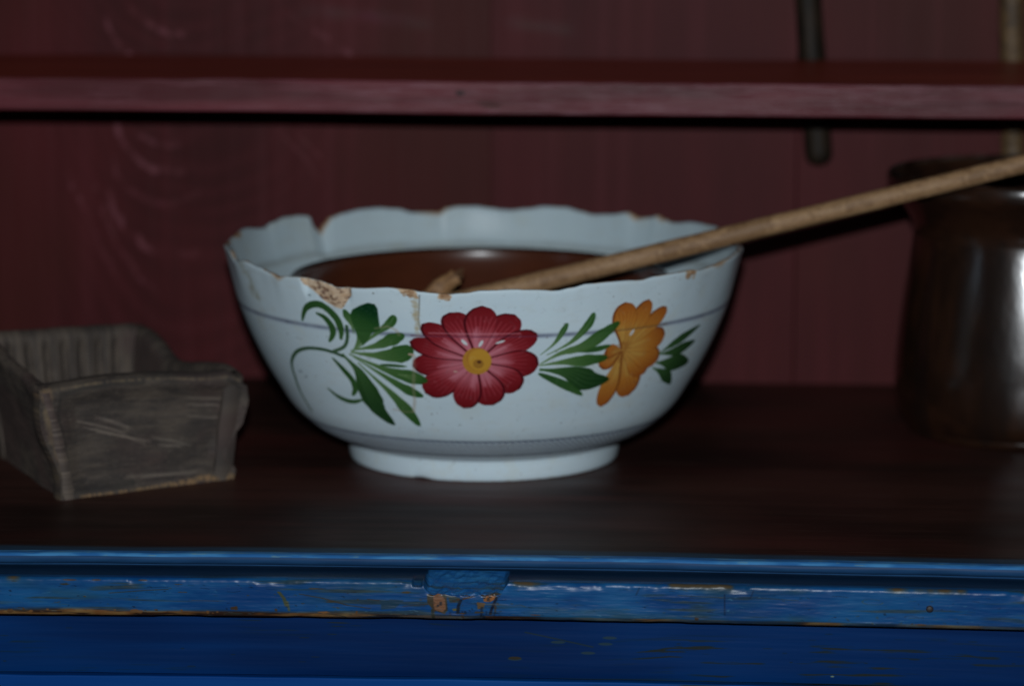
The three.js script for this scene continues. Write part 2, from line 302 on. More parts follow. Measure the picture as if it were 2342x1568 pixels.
  line([[fx(1664), -0.0105], [fx(1665), -0.0205]], 'rgba(16,28,60,0.5)', 1.8); line([[fx(1730), -0.0085], [fx(1722), -0.0125]], 'rgba(26,44,80,0.5)', 2); line([[fx(1470), -0.008], [fx(1462), -0.0118]], 'rgba(30,40,60,0.4)', 2);
  line([[fx(1560), -0.0115], [fx(1660), -0.0122]], 'rgba(110,84,62,0.6)', 4); line([[fx(1740), -0.012], [fx(1830), -0.0128]], 'rgba(110,84,66,0.6)', 3.5);
  q.strokeStyle = 'rgba(120,104,62,0.5)'; q.lineWidth = 1.6; q.beginPath(); q.ellipse(PX(fx(2000)), FY(-0.0128), 12, 15, 0.3, 0.4, 6); q.stroke();
  { const r7 = rng(1213); // scuffs, flakes and pin-pricks
    for (let i = 0; i < 900; i++) {
      const x = -0.25 + 0.56 * r7(), y = yT - r - 0.0005 - 0.0165 * r7(), k = r7(), len = 0.0006 + 0.006 * r7() ** 3, n = smooth(0.35, 0.7, fbm(x * 30 + 2, y * 260, 3));
      if (r7() > 0.25 + n) continue;
      line([[x, y], [x + len * 0.5, y + (r7() - 0.5) * 0.0005], [x + len, y + (r7() - 0.6) * 0.001]], k < 0.4 ? `rgba(14,26,48,${0.25 + 0.4 * r7()})` : k < 0.75 ? `rgba(108,84,60,${0.25 + 0.45 * r7()})` : `rgba(120,170,205,${0.15 + 0.35 * r7()})`, 0.8 + 2.2 * r7() ** 2);
    }
    for (let i = 0; i < 52; i++) { // flaked patches with ragged outlines, wood or old primer below
      const x = i < 42 ? -0.24 + 0.26 * r7() : -0.24 + 0.54 * r7(), low = r7() < 0.72, y = low ? yB + 0.0016 + 0.003 * r7() * r7() : yT - r - 0.017 * r7(), w = 0.0006 + 0.0034 * r7() ** 2, h = (0.00022 + 0.0006 * r7() ** 2) * (low ? 1.3 : 0.8), P = [];
      for (let a = 0; a < 11; a++) { const t = (a / 11) * 6.283, q2 = 0.55 + 0.7 * r7(); P.push([x + Math.cos(t) * w * q2, y + Math.sin(t) * h * q2]); }
      blob(P, low ? mix3([70, 50, 44], [164, 102, 62], r7()) : mix3([58, 56, 58], [104, 82, 64], r7()));
    }
    for (let i = 0; i < 60; i++) { const x = gx(760 + 800 * r7()), y = gy(430 + 330 * r7()); line([[x, y], [x + 0.0012 * (r7() - 0.5), y - 0.0018 * r7()]], r7() < 0.5 ? `rgba(96,64,50,${0.3 + 0.5 * r7()})` : `rgba(20,36,62,${0.3 + 0.4 * r7()})`, 1 + 2.4 * r7()); }
  }
  for (const dx of [290, 310, 425, 640]) { q.fillStyle = 'rgba(120,78,66,0.8)'; q.beginPath(); q.ellipse(PX(fx(dx * 0.5 + 5)), PY(sTop + 0.0022), 6, 5, 0, 0, 7); q.fill(); }
  fill(b, (u, v) => { const x = u * XW + X0, s = v * L, k = 128 + (fbm(x * 40, s * 700, 4) - 0.5) * 120 + (fbm(x * 220, s * 1200, 3) - 0.5) * 70; return [k, k, k]; });
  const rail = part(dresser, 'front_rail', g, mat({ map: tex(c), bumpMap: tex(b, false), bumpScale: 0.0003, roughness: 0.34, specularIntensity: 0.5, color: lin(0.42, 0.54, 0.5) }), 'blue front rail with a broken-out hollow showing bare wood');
  const nail = new THREE.LatheGeometry([[0, 0.0009], [0.0011, 0.0008], [0.0017, 0.0003], [0.0018, -0.003], [0, -0.003]].map(([x, y]) => new THREE.Vector2(Math.max(x, 0), y)).reverse(), 16); nail.rotateX(Math.PI / 2);
  const nm = part(rail, 'nail_head', nail, mat({ color: new THREE.Color().setRGB(0.02, 0.016, 0.018), roughness: 0.6 })); nm.position.set(fx(2130), -0.0158 + bow(fx(2130)) + 0.0004, 0.2625);
}
/* two blue boards under the rail */
function blueBoard(name, z, yT, yB, seed, dark, light, label) {
  const r = 0.0008, sec = [[z - 0.015, yT], [z - r, yT], [z - r * 0.3, yT - r * 0.3], ...sub([z, yT - r], [z, yB + r], 10), [z - r * 0.3, yB + r * 0.3], [z - r, yB], [z - 0.015, yB]];
  const g = board(X0, X1, 220, sec, (x, y, zz) => [x, y + bow(x) * 0.9 + (y < yB + 0.001 || y > yT - 0.001 ? (fbm(x * 26 + seed, 3, 3) - 0.5) * 0.0007 : 0), zz + (zz > z - 0.002 ? (fbm(x * 8, y * 40 + seed, 3) - 0.5) * 0.0007 : 0)]);
  const L = g.userData.L, c = canvas(2048, 512), b = canvas(2048, 256), s0 = 0.015, s1 = 0.015 + yT - yB;
  fill(c, (u, v) => {
    const x = u * XW + X0, s = v * L;
    const gy = s * 1000 + 3 * fbm(x * 10 + seed, s * 20, 3) - 900 * Math.max(0, 0.003 - (x - 0.045) ** 2 * 0.9);
    const k = fbm(x * 9 + seed, gy * 0.2, 3), m = fbm(x * 7, s * 30 + seed, 3);
    let col = mix3(dark, light, smooth(0.28, 0.75, k * 0.3 + m * 0.7));
    const fleck = smooth(0.62, 0.72, fbm(x * 40 + seed, gy * 0.8, 3)) * smooth(0.42, 0.62, fbm(x * 6 + seed * 3, s * 26, 3));
    col = mix3(col, [46, 46, 48], fleck);
    const e = smooth(s1 - 0.0022 * fbm(x * 12 + seed, 2, 3) - 0.0004, s1, s) * smooth(0.45, 0.6, fbm(x * 9 + 60, seed, 3));
    return mix3(col, [66, 56, 46], e);
  });
  const q = c.getContext('2d'), PX = (x) => ((x - X0) / XW) * 2048, FY = (y) => (1 - (s0 + yT - y) / L) * 512, r3 = rng(seed);
  if (seed === 5) {
    q.lineCap = 'round';
    q.strokeStyle = 'rgba(44,52,66,0.85)'; q.lineWidth = 3.5; q.beginPath(); q.moveTo(PX(fx(1205)), FY(-0.034)); q.quadraticCurveTo(PX(fx(1280)), FY(-0.037), PX(fx(1360)), FY(-0.0405)); q.stroke();
    for (const [a, y] of [[1280, -0.0385], [1350, -0.0435], [1180, -0.047], [1390, -0.039], [1400, -0.036]]) { q.fillStyle = 'rgba(64,72,76,0.7)'; q.beginPath(); q.ellipse(PX(fx(a)), FY(y), 9, 4, 0, 0, 7); q.fill(); }
    q.fillStyle = 'rgb(150,150,130)'; q.beginPath(); q.arc(PX(fx(1915)), FY(-0.0525), 2.2, 0, 7); q.fill();
    q.fillStyle = 'rgb(66,52,44)'; q.beginPath(); q.ellipse(PX(fx(1180)), FY(-0.0465), 8, 4, 0, 0, 7); q.fill();
  }
  for (let i = 0; i < 26; i++) { q.fillStyle = `rgba(40,44,54,${0.3 + 0.5 * r3()})`; q.beginPath(); q.ellipse(PX(-0.24 + 0.54 * r3()), FY(lerp(yT, yB, r3())), 2 + 5 * r3(), 1 + 1.4 * r3(), 0, 0, 7); q.fill(); }
  fill(b, (u, v) => { const x = u * XW + X0, s = v * L, k = 128 + (fbm(x * 24 + seed, s * 620, 4) - 0.5) * 130; return [k, k, k]; });
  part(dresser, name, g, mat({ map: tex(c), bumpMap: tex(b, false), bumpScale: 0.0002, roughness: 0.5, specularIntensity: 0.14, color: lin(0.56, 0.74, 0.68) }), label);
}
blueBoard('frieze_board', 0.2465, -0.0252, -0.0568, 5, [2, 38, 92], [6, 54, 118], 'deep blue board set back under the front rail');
blueBoard('lower_board', 0.248, -0.0575, -0.13, 9, [8, 66, 146], [18, 84, 164]);

/* ================= the big white bowl ================= */
const CX = -0.0012;
const RIM = [[-179.7, 1.3], [-178.6, 2.0], [-174.2, 3.1], [-169.8, 3.2], [-166.9, 2.3], [-165.4, -0.1], [-162.5, 0.4], [-158.9, 0.4], [-154.9, 3.0], [-150.2, 4.1], [-145.4, 4.0], [-140.4, 2.7], [-136.9, 1.0], [-135.1, -2.5], [-133.6, -6.8], [-131.7, -3.1], [-129.9, 3.6], [-126.3, 4.5], [-122.0, 4.6], [-117.3, 3.1], [-113.8, 1.1], [-103.9, 3.6], [-97.0, 2.4], [-88, 1.0], [-80, 2.6], [-72.8, 2.6], [-65.1, -0.7], [-59.3, 1.3], [-53.3, -0.1], [-48.4, -1.5], [-45.3, -2.5], [-41.7, -1.5], [-38.3, -1.0], [-33.1, -1.9], [-30.5, -3.2], [-29.0, -4.4], [-23.6, -3.4], [-15.5, -2.0], [-11.5, -2.4], [-9.2, -3.4], [-6.4, -3.8], [-3.1, -4.2], [-0.1, -3.5], [3.7, -2.2], [10.1, -1.8], [13.9, -2.3], [19.3, -3.1], [22.5, -1.9], [25.7, -0.5], [29.9, -0.2], [34.3, -0.4], [38.9, -1.0], [42.9, 0], [46.8, 0.3], [53.1, 0.5], [58.0, -0.7], [63.3, -0.1], [69.8, 1.0], [80, 1.4], [88, 0], [100.6, -0.8], [108, 2.2], [116.9, 3.3], [125.1, 2.9], [133.2, 0.7], [136.1, 1.7], [138.4, 3.3], [140.7, 1.7], [144.4, 0.9], [147.2, 3.2], [152.3, 1.2], [157.1, 0.4], [160.3, 1.7], [164.3, 3.6], [169.4, 3.6], [173.9, 2.1], [177.7, 1.0], [180.3, 1.3]];
function rimAt(deg) {
  let a = ((deg + 180) % 360 + 360) % 360 - 180, i = 0; if (a < -179.7) a += 360;
  while (i < RIM.length - 2 && RIM[i + 1][0] < a) i++;
  const [a0, h0] = RIM[i], [a1, h1] = RIM[i + 1], t = clamp((a - a0) / (a1 - a0));
  return lerp(h0, h1, t * t * (3 - 2 * t)) / 1000;
}
const OUT = [[64.5, 3.5], [67, 0.6], [69.2, 0], [71, 0.1], [71.9, 0.8], [72.6, 3], [73.3, 8], [73.4, 10.6], [74.2, 11.9], [76.2, 12.9], [80.5, 14.3], [86, 16.8], [91.2, 20], [94.6, 22.6], [96.2, 24.2], [97.6, 25.2], [101, 28.6], [104, 32], [107.2, 36.6], [110.4, 42], [113.6, 47.2], [116.6, 52.4], [119.6, 58], [122.6, 64], [125.4, 70], [128, 76.2], [130, 81.4], [131.3, 84.8], [131.9, 86.6], [132.5, 88.6], [133.5, 92], [135, 97.6], [136.4, 103], [137.6, 107.5], [138.5, 111], [138.9, 112.6], [138.7, 113.3], [138, 113.6]];
const INN = [[136.6, 113.5], [135.7, 112.9], [135.2, 111.5], [134.4, 108], [133.2, 103], [132, 98.4], [131, 96.6], [129.4, 94.8], [127.6, 91], [125.6, 86], [123, 79.6], [119.6, 72], [115.4, 63], [110.8, 54], [105.6, 45.4], [99, 36.6], [90, 28], [76, 21.6], [58, 18.2], [36, 16.4], [14, 16], [0, 16]];
const PRO = OUT.concat(INN), SL = [0];
for (let i = 1; i < PRO.length; i++) SL.push(SL[i - 1] + Math.hypot(PRO[i][0] - PRO[i - 1][0], PRO[i][1] - PRO[i - 1][1]));
const ST = SL[SL.length - 1], sOut = (h) => { for (let i = 4; i < OUT.length - 2; i++) if (PRO[i + 1][1] >= h) return lerp(SL[i], SL[i + 1], clamp((h - PRO[i][1]) / (PRO[i + 1][1] - PRO[i][1]))); return SL[OUT.length - 2]; };
const sLip = SL[OUT.length - 1];
{
  const NU = 720, NV = PRO.length - 1;
  const chip = (deg) => smooth(-37.8, -36.6, deg) * (1 - smooth(-25.4, -24.6, deg));
  const g = grid(NU, NV, (u, v) => {
    const deg = u * 360 - 180, j = Math.round(v * NV); let [r, h] = PRO[j]; r /= 1000; h /= 1000;
    const w = smooth(0.088, 0.1125, h); h += rimAt(deg) * w;
    r += 0.0007 * Math.sin(deg * 0.0349 * 1 + 1) * smooth(0.02, 0.11, h) + 0.0004 * w * Math.sin(deg * 0.28);
    if (j < OUT.length && j > 26) { const k = chip(deg) * smooth(0.1005 + (fbm(deg * 0.35, 2, 3) - 0.5) * 0.008 + 0.004 * Math.abs(deg + 31) / 6, 0.1075, h); r -= 0.0022 * k + 0.0009 * k * (fbm(deg * 1.3, h * 900, 3) - 0.5); }
    if (j > 2 && j < 6) { const k = smooth(-28.5, -25, deg) * (1 - smooth(-24, -16, deg)); h += 0.0011 * k; }
    const a = (deg * Math.PI) / 180;
    return [r * Math.sin(a), h, r * Math.cos(a), u, SL[j] / ST];
  });
  { // the seam at the back: share normals
    const n = g.attributes.normal, w = NV + 1;
    for (let j = 0; j < w; j++) { const a = j, b = NU * w + j, q = new THREE.Vector3(n.getX(a) + n.getX(b), n.getY(a) + n.getY(b), n.getZ(a) + n.getZ(b)).normalize(); n.setXYZ(a, q.x, q.y, q.z); n.setXYZ(b, q.x, q.y, q.z); }
  }
  const W = 2048, Hc = 1500, c = canvas(W, Hc), b = canvas(2048, 1000);
  const sBand0 = sOut(16.9), sBand1 = sOut(26.8), sRing = sOut(87.0), sFoot = sOut(10.8);
  const sInRing = SL[OUT.length + 6];
  const lipClay = (deg, s, f) => { // bare clay along the lip, more of it where the rim is knocked
    const d = Math.abs(s - sLip - 0.6), near = [[-133.6, 4], [-164.5, 5], [144.4, 4], [137, 2.4], [53.3, 2.2], [-12, 2], [-4, 1.6], [-97, 3], [66, 4], [-45, 3]].reduce((m, [a, w]) => Math.max(m, Math.exp(-(((deg - a) / w) ** 2))), 0);
    return clamp(smooth(1.5, 0.4, d) * smooth(0.42, 0.62, fbm(deg * 0.5, 3, 3)) * 0.85 + smooth(1.2 + 3.4 * near * (0.5 + f), 0.3, d) * near);
  };
  fill(c, (u, v) => {
    const deg = u * 360 - 180, s = v * ST, f = fbm(deg * 0.9, s * 0.9, 3), big = fbm(deg * 0.07 + 5, s * 0.05, 4);
    let col = mix3([202, 222, 232], [212, 229, 236], big); col = mix3(col, [202, 212, 212], 0.25 * smooth(0.55, 0.8, fbm(deg * 0.3, s * 0.35, 4)));
    col = mix3(col, [206, 206, 186], 0.16 * smooth(0.64, 0.84, fbm(deg * 0.12 + 40, s * 0.07, 4)));
    const ln = (s0, w, a, tint) => { col = mix3(col, tint, a * Math.exp(-(((s - s0) / w) ** 2)) * (0.7 + 0.5 * (fbm(deg * 0.4, s0, 3) - 0.2))); };
    if (s < sLip) {
      ln(sRing, 1.15, 0.9, [104, 112, 134]); ln(sBand1, 0.7, 1, [70, 84, 108]); ln(sBand0 - 0.6, 1.5, 1, [66, 74, 96]); ln(sFoot + 1.6, 1.2, 0.3, [110, 118, 130]);
      if (s > sBand0 && s < sBand1) { const hatch = 0.5 + 0.5 * Math.sin((deg * 1.7 + (s - sBand0) * 1.1) * 1.85); col = mix3(col, [112, 120, 138], 0.12 + 0.5 * smooth(0.3, 0.8, hatch)); }
      if (s < SL[4]) col = mix3(col, [150, 128, 104], 0.5 * smooth(0.5, 0.7, f));
      const stain = Math.exp(-(((deg + 57.5 + (s - sRing - 12) * 0.22) / 2.0) ** 2)) * smooth(sRing + 1, sRing + 6, s) * smooth(0.35, 0.6, fbm(deg * 0.5, s * 0.2, 3)); col = mix3(col, [150, 146, 120], 0.55 * stain);
    } else { ln(sInRing + 1.4, 1.5, 0.45, [150, 158, 160]); ln(sInRing + 3, 1.2, 0.25, [160, 160, 146]); col = [col[0] * 0.9, col[1] * 0.905, col[2] * 0.9]; }
    col = mix3(col, mix3([150, 112, 78], [206, 176, 142], f), lipClay(deg, s, f));
    const sn = noise(deg * 3.1, s * 3.3); if (sn > 0.972) col = mix3(col, [120, 126, 124], 0.35);
    return col;
  });
  const q = c.getContext('2d');
  const X = (deg) => ((deg + 180) / 360) * W, Y = (h) => (1 - sOut(h) / ST) * Hc, MM = 1.95; // mm of glaze to a degree at the flowers
  function spine(p, n) { // Catmull-Rom through (deg, mm) points
    const P = []; for (let i = 0; i < p.length; i += 2) P.push([p[i] * MM, p[i + 1]]);
    const o = [], at = (i) => P[clamp(i, 0, P.length - 1)];
    for (let i = 0; i < P.length - 1; i++) for (let k = 0; k < n; k++) { const t = k / n, [a, b2, c2, d] = [at(i - 1), at(i), at(i + 1), at(i + 2)]; o.push([0, 1].map((m) => 0.5 * (2 * b2[m] + (c2[m] - a[m]) * t + (2 * a[m] - 5 * b2[m] + 4 * c2[m] - d[m]) * t * t + (3 * b2[m] - a[m] - 3 * c2[m] + d[m]) * t ** 3))); }
    o.push(at(P.length - 1)); return o;
  }
  const poly = (pts) => { q.beginPath(); pts.forEach(([x, y], i) => (i ? q.lineTo(X(x / MM), Y(y)) : q.moveTo(X(x / MM), Y(y)))); q.closePath(); };
  const widths = { c: (t) => Math.sin(Math.PI * clamp(t * 0.94 + 0.03)) ** 0.7, l: (t) => smooth(0, 0.75, t) * 0.9 * Math.sqrt(clamp((1 - t) * 3.2)) + 0.1 * (1 - t), b: (t) => (0.25 + 0.75 * smooth(0.1, 0.62, t)) * Math.sqrt(clamp((1 - t) * 4.5)), d: (t) => (0.12 + 0.88 * smooth(0.05, 0.62, t)) * clamp((1 - t) * 2.6) ** 0.75, s: () => 1 };
  function leaf([kind, w, ...p]) {
    w *= kind === 's' ? 1.1 : 1.22;
    const S = spine(p, 10), n = S.length - 1, L = [], R = [], f = widths[kind];
    S.forEach(([x, y], i) => { const a = S[Math.max(0, i - 1)], b2 = S[Math.min(n, i + 1)], dx = b2[0] - a[0], dy = b2[1] - a[1], l = Math.hypot(dx, dy) || 1, k = 0.5 * w * f(i / n) * (1 + 0.14 * (noise(i * 0.5, w * 7) - 0.5)); L.push([x - (dy / l) * k, y + (dx / l) * k]); R.unshift([x + (dy / l) * k, y - (dx / l) * k]); });
    const [x0, y0] = S[0], [x1, y1] = S[n], gr = q.createLinearGradient(X(x0 / MM), Y(y0), X(x1 / MM), Y(y1));
    const tone = { c: [[40, 78, 34], [52, 92, 40]], s: [[72, 100, 72], [42, 76, 42]], l: [[116, 146, 88], [34, 78, 26]], b: [[62, 100, 44], [22, 58, 22]], d: [[58, 96, 44], [18, 52, 20]] }[kind];
    gr.addColorStop(0, css(tone[0])); gr.addColorStop(0.55, css(mix3(tone[0], tone[1], 0.6))); gr.addColorStop(1, css(tone[1]));
    q.fillStyle = gr; q.globalAlpha = 0.96; poly(L.concat(R)); q.fill(); q.globalAlpha = 1;
    if (kind !== 's' && kind !== 'c') { q.save(); poly(L.concat(R)); q.clip(); q.globalAlpha = 0.22; q.lineWidth = 1.2; for (let k = -3; k <= 3; k++) { q.strokeStyle = k % 2 ? css([150, 186, 130]) : css([14, 50, 24]); q.beginPath(); S.forEach(([x, y], i) => { const o = (k / 7) * w * (i / n); i ? q.lineTo(X((x + o * 0.5) / MM), Y(y + o)) : q.moveTo(X(x / MM), Y(y)); }); q.stroke(); } q.restore(); }
  }
  function petal(cx, cy, tx, ty, w, tones, blunt) {
    const x0 = cx * MM, x1 = tx * MM, dx = x1 - x0, dy = ty - cy, l = Math.hypot(dx, dy), n = 22, P = [], Q = [];
    for (let i = 0; i <= n; i++) { const t = i / n, k = 0.5 * w * (t < 0.68 ? 0.2 + 0.8 * smooth(0, 0.68, t) : Math.sqrt(1 - ((t - 0.68) / 0.32) ** 2)) ; P.push([x0 + dx * t - (dy / l) * k, cy + dy * t + (dx / l) * k]); Q.unshift([x0 + dx * t + (dy / l) * k, cy + dy * t - (dx / l) * k]); }
    const gr = q.createRadialGradient(X(cx), Y(cy), 2, X(cx), Y(cy), Math.hypot(X(tx) - X(cx), Y(ty) - Y(cy)));
    gr.addColorStop(0, css(tones[0])); gr.addColorStop(0.36, css(mix3(tones[0], tones[1], 0.3))); gr.addColorStop(0.62, css(tones[1])); gr.addColorStop(1, css(tones[2]));
    q.fillStyle = gr; poly(P.concat(Q)); q.fill();
    q.save(); poly(P.concat(Q)); q.clip();
    for (let k = 0; k < 13; k++) { const o = (k / 12 - 0.5) * w; q.globalAlpha = 0.14 + 0.14 * noise(k * 1.7, tx); q.strokeStyle = css(k % 2 ? tones[3] : tones[0]); q.lineWidth = 1.6; q.beginPath(); q.moveTo(X((x0 + dx * 0.12) / MM), Y(cy + dy * 0.12)); q.lineTo(X((x0 + dx * 0.8 - (dy / l) * o) / MM), Y(cy + dy * 0.8 + (dx / l) * o)); q.stroke(); }
    q.globalAlpha = 0.3; q.strokeStyle = css(tones[0]); q.lineCap = 'round'; for (let k = 0; k < 7; k++) { q.lineWidth = 2 + 4 * noise(k * 3.1, tx * 0.7); const o = (0.04 + 0.3 * (noise(k * 1.9, ty) - 0.35)) * w, e = 0.38 + 0.24 * noise(k, ty * 0.3); q.beginPath(); q.moveTo(X((x0 + dx * 0.22 - (dy / l) * o * 0.5) / MM), Y(cy + dy * 0.22 + (dx / l) * o * 0.5)); q.lineTo(X((x0 + dx * e - (dy / l) * o) / MM), Y(cy + dy * e + (dx / l) * o)); q.stroke(); }
    q.globalAlpha = 0.88; q.lineWidth = 6; q.strokeStyle = css(tones[3]); q.beginPath(); P.forEach(([x, y], i) => (i ? q.lineTo(X(x / MM), Y(y)) : q.moveTo(X(x / MM), Y(y)))); q.stroke();
    q.globalAlpha = 0.35; q.lineWidth = 3; q.beginPath(); Q.forEach(([x, y], i) => (i ? q.lineTo(X(x / MM), Y(y)) : q.moveTo(X(x / MM), Y(y)))); q.stroke();
    q.restore(); q.globalAlpha = 1;
  }
  const leaves = [
    ['c', 3.6, -40.1, 89.1, -37.9, 96.6, -34.3, 100.3, -31.4, 98.2, -29.5, 92.9, -29.0, 86.4, -29.7, 81.5], ['c', 2.9, -35.2, 94.9, -32.9, 92.9, -31.4, 88.3, -31.6, 83.9, -33.3, 79.4],
    ['l', 3.6, -25.7, 85.7, -25.8, 90.4, -26.5, 95.5, -27.1, 100.5], ['l', 8.4, -27.7, 75.2, -20.1, 74.7, -14.9, 76.5, -12.2, 80.9], ['l', 7.2, -28.3, 74.1, -18.6, 66.6, -13.7, 64.1, -9.5, 62.1],
    ['l', 5.5, -27.5, 76.2, -20.7, 79.9, -16.5, 84.0, -13.4, 87.2], ['l', 4.1, -25.9, 77.3, -19.0, 88.3, -16.2, 93.5, -15.2, 98.1], ['l', 5.4, -27.0, 75.8, -24.6, 82, -23.2, 88, -22.4, 92],
    ['l', 4.8, -27.3, 72.8, -20.1, 63.4, -15.0, 56.7, -11.0, 53.2], ['l', 6.2, -26.5, 69.6, -19.9, 54.9, -16.7, 45.7, -13.7, 35.7], ['d', 10.8, -30.4, 73.6, -27.1, 65.0, -26.1, 55.2, -24.8, 43.8, -21.2, 35.1],
    ['c', 2.9, -33.7, 70.8, -31.5, 65.0, -29.7, 59.0, -29.9, 53.9, -31.6, 50.0], ['c', 2.2, -39.5, 52.4, -36.7, 48.1, -32.7, 46.4, -28.1, 48.7], ['s', 1.6, -53.8, 34.4, -54.1, 43.8, -52.4, 53.9, -50.5, 62.9, -46.2, 70.2, -41.4, 73.8, -36.5, 74.7, -32.9, 73.9, -30.1, 72.2],
    ['s', 1.5, -32.8, 74.4, -29.3, 77.7, -27.7, 82.9, -27.2, 90.1], ['c', 1.4, -20.6, 69.7, -17.2, 69.8, -13.9, 69.7],
    ['l', 2.6, 16.7, 76.6, 19.6, 82.4, 21.4, 89.5, 22.1, 93.5], ['l', 3.7, 18.2, 76.4, 23.5, 82.8, 26.9, 91.3, 28.0, 98.1], ['c', 2.6, 25.4, 77.6, 30.1, 77.9, 33.5, 79.2], ['l', 5.9, 16.8, 70.8, 22.7, 72.1, 27.6, 72.0, 33.6, 72.6], ['l', 6.3, 17.0, 71.7, 21.4, 76.9, 26.9, 80.0, 31.0, 85.9, 34.7, 91.7],
    ['d', 9.8, 16.9, 68.6, 24.2, 65.9, 30.0, 60.4, 35.8, 60.1], ['c', 3.3, 16.8, 66.4, 23.7, 59.2, 29.3, 52.4], ['d', 4.4, 49.3, 70.8, 54.8, 75.7, 63.5, 82.0], ['d', 5.4, 49.4, 70.3, 56.4, 70.4, 64.0, 73.1], ['d', 7.8, 49.6, 65.6, 56.7, 63.6, 65.9, 60.5], ['d', 5.0, 49.1, 62.9, 55.6, 57.3, 61.4, 50.0],
  ];
  const red = [[206, 124, 138], [142, 38, 46], [112, 22, 28], [70, 12, 20]], org = [[206, 158, 78], [192, 122, 48], [164, 90, 36], [118, 62, 26]];
  const orange = [[44.4, 48.8, 14.4], [36.2, 44.2, 10.9], [46.8, 60.8, 11.3], [49.8, 67.1, 12.2], [49.2, 81.4, 13.1], [47.4, 96.5, 9.1], [41.6, 102.1, 10], [35.3, 102.1, 12.6], [31.8, 68.1, 10], [32.4, 76, 7.8]];
  for (const [x, y, w] of orange) petal(37.2, 75.5, x, y, w, org);
  q.globalAlpha = 0.3; q.fillStyle = css([140, 80, 38]); q.beginPath(); q.ellipse(X(36), Y(75), 14, 26, 0.3, 0, 7); q.fill(); q.globalAlpha = 1;
  leaves.forEach(leaf);
  { const P = [[-24.9, 84.6], [-25.6, 90], [-25.8, 96.5], [-25, 100.4], [-22.8, 103.6], [-20.9, 105.4], [-19.3, 104.4], [-18.8, 101.5], [-18.9, 94], [-18.9, 88.6], [-21, 87], [-22.6, 82], [-24, 79.5]].map(([x, y]) => [x * MM, y]); q.save(); poly(P); q.clip(); const gr = q.createLinearGradient(X(-26), Y(88), X(-18.6), Y(98)); gr.addColorStop(0, css([58, 98, 50])); gr.addColorStop(0.5, css([42, 84, 40])); gr.addColorStop(1, css([16, 56, 30])); q.fillStyle = gr; q.fillRect(X(-30), Y(110), 90, 200); q.restore(); }
  const redP = [[-12.5, 70.2, 12.4], [-12.4, 83.5, 10.2], [-9.2, 93.9, 11.4], [-3.1, 102.5, 13.6], [10.5, 99.6, 14.5], [3.7, 105.3, 14], [15.5, 88.5, 11.8], [16.6, 71.4, 14.8], [12.8, 58.2, 14.4], [-10.4, 55.1, 14.4], [6.4, 49, 15.6], [-1.1, 47.1, 13.4]];
  for (const [x, y, w] of redP) petal(2.5, 73.8, x, y, w, red);
  // dark leaf tips that run over the petals
  leaf(['l', 4.2, -16.5, 65.2, -13, 63.6, -9.3, 62.2]);
  // the moulded ring runs through the flowers: petals break along it
  q.globalAlpha = 0.5; q.strokeStyle = css([214, 150, 164]); q.lineWidth = 3; q.beginPath(); q.moveTo(X(-8), Y(88.6)); q.lineTo(X(12), Y(88.6)); q.stroke();
  q.globalAlpha = 0.55; q.strokeStyle = css([104, 50, 72]); q.lineWidth = 4; q.beginPath(); q.moveTo(X(-12), Y(86.9)); q.lineTo(X(16), Y(86.9)); q.stroke();
  q.strokeStyle = css([112, 86, 60]); q.beginPath(); q.moveTo(X(33), Y(86.9)); q.lineTo(X(49), Y(86.9)); q.stroke(); q.globalAlpha = 1;
  q.fillStyle = css([214, 222, 224]);
  for (const [x, y, rx, ry, ro] of [[-0.2, 84, 2.6, 8, -0.4], [3.4, 83.4, 2.2, 9, 0.25], [7.6, 84.2, 7, 2.4, -0.6]]) { q.beginPath(); q.ellipse(X(x), Y(y), rx, ry, ro, 0, 7); q.fill(); }
  q.beginPath(); q.ellipse(X(38.6), Y(85), 2.4, 8, 0.25, 0, 7); q.fill();
  // yellow heart
  for (let k = 0; k < 18; k++) { const a = k * 0.35; q.fillStyle = css(mix3([196, 146, 54], [174, 116, 48], noise(k, 3))); q.beginPath(); q.ellipse(X(2.5) + 4 * Math.cos(a), Y(73.8) + 8 * Math.sin(a), 14.5, 27, 0, 0, 7); q.fill(); }
  q.fillStyle = css([142, 96, 42]); q.globalAlpha = 0.6; q.beginPath(); q.ellipse(X(2.8), Y(72.4), 7, 12, 0, 0, 7); q.fill(); q.globalAlpha = 1; q.fillStyle = css([84, 48, 32]); q.beginPath(); q.ellipse(X(3), Y(73.4), 2.6, 4, 0, 0, 7); q.fill();
  { const r9 = rng(404); q.lineCap = 'round';
    for (let i = 0; i < 900; i++) { const x = -56 + 126 * r9(), y = 12 + 100 * r9(), l = 1 + 5 * r9(); q.strokeStyle = r9() < 0.6 ? `rgba(120,128,130,${0.05 + 0.1 * r9()})` : `rgba(240,246,246,${0.05 + 0.1 * r9()})`; q.lineWidth = 0.8 + 1.2 * r9(); q.beginPath(); q.moveTo(X(x), Y(y)); q.quadraticCurveTo(X(x + l * 0.3 * (r9() - 0.5)), Y(y + l * 0.5), X(x + l * 0.4 * (r9() - 0.5)), Y(y + l * (r9() - 0.3))); q.stroke(); }
    for (let i = 0; i < 160; i++) { q.fillStyle = `rgba(84,80,72,${0.15 + 0.35 * r9()})`; q.beginPath(); q.ellipse(X(-60 + 130 * r9()), Y(4 + 108 * r9()), 0.7 + 1.3 * r9(), 1 + 1.5 * r9(), 0, 0, 7); q.fill(); } }
  // the old crack with its stain, the long chip on the lip
  const rr = rng(77);
  q.strokeStyle = 'rgba(96,92,84,0.75)'; q.lineWidth = 1.4; q.beginPath(); q.moveTo(X(-9.2), Y(112)); q.lineTo(X(-9.5), Y(104)); q.lineTo(X(-9.9), Y(96)); q.lineTo(X(-9.6), Y(90)); q.stroke();
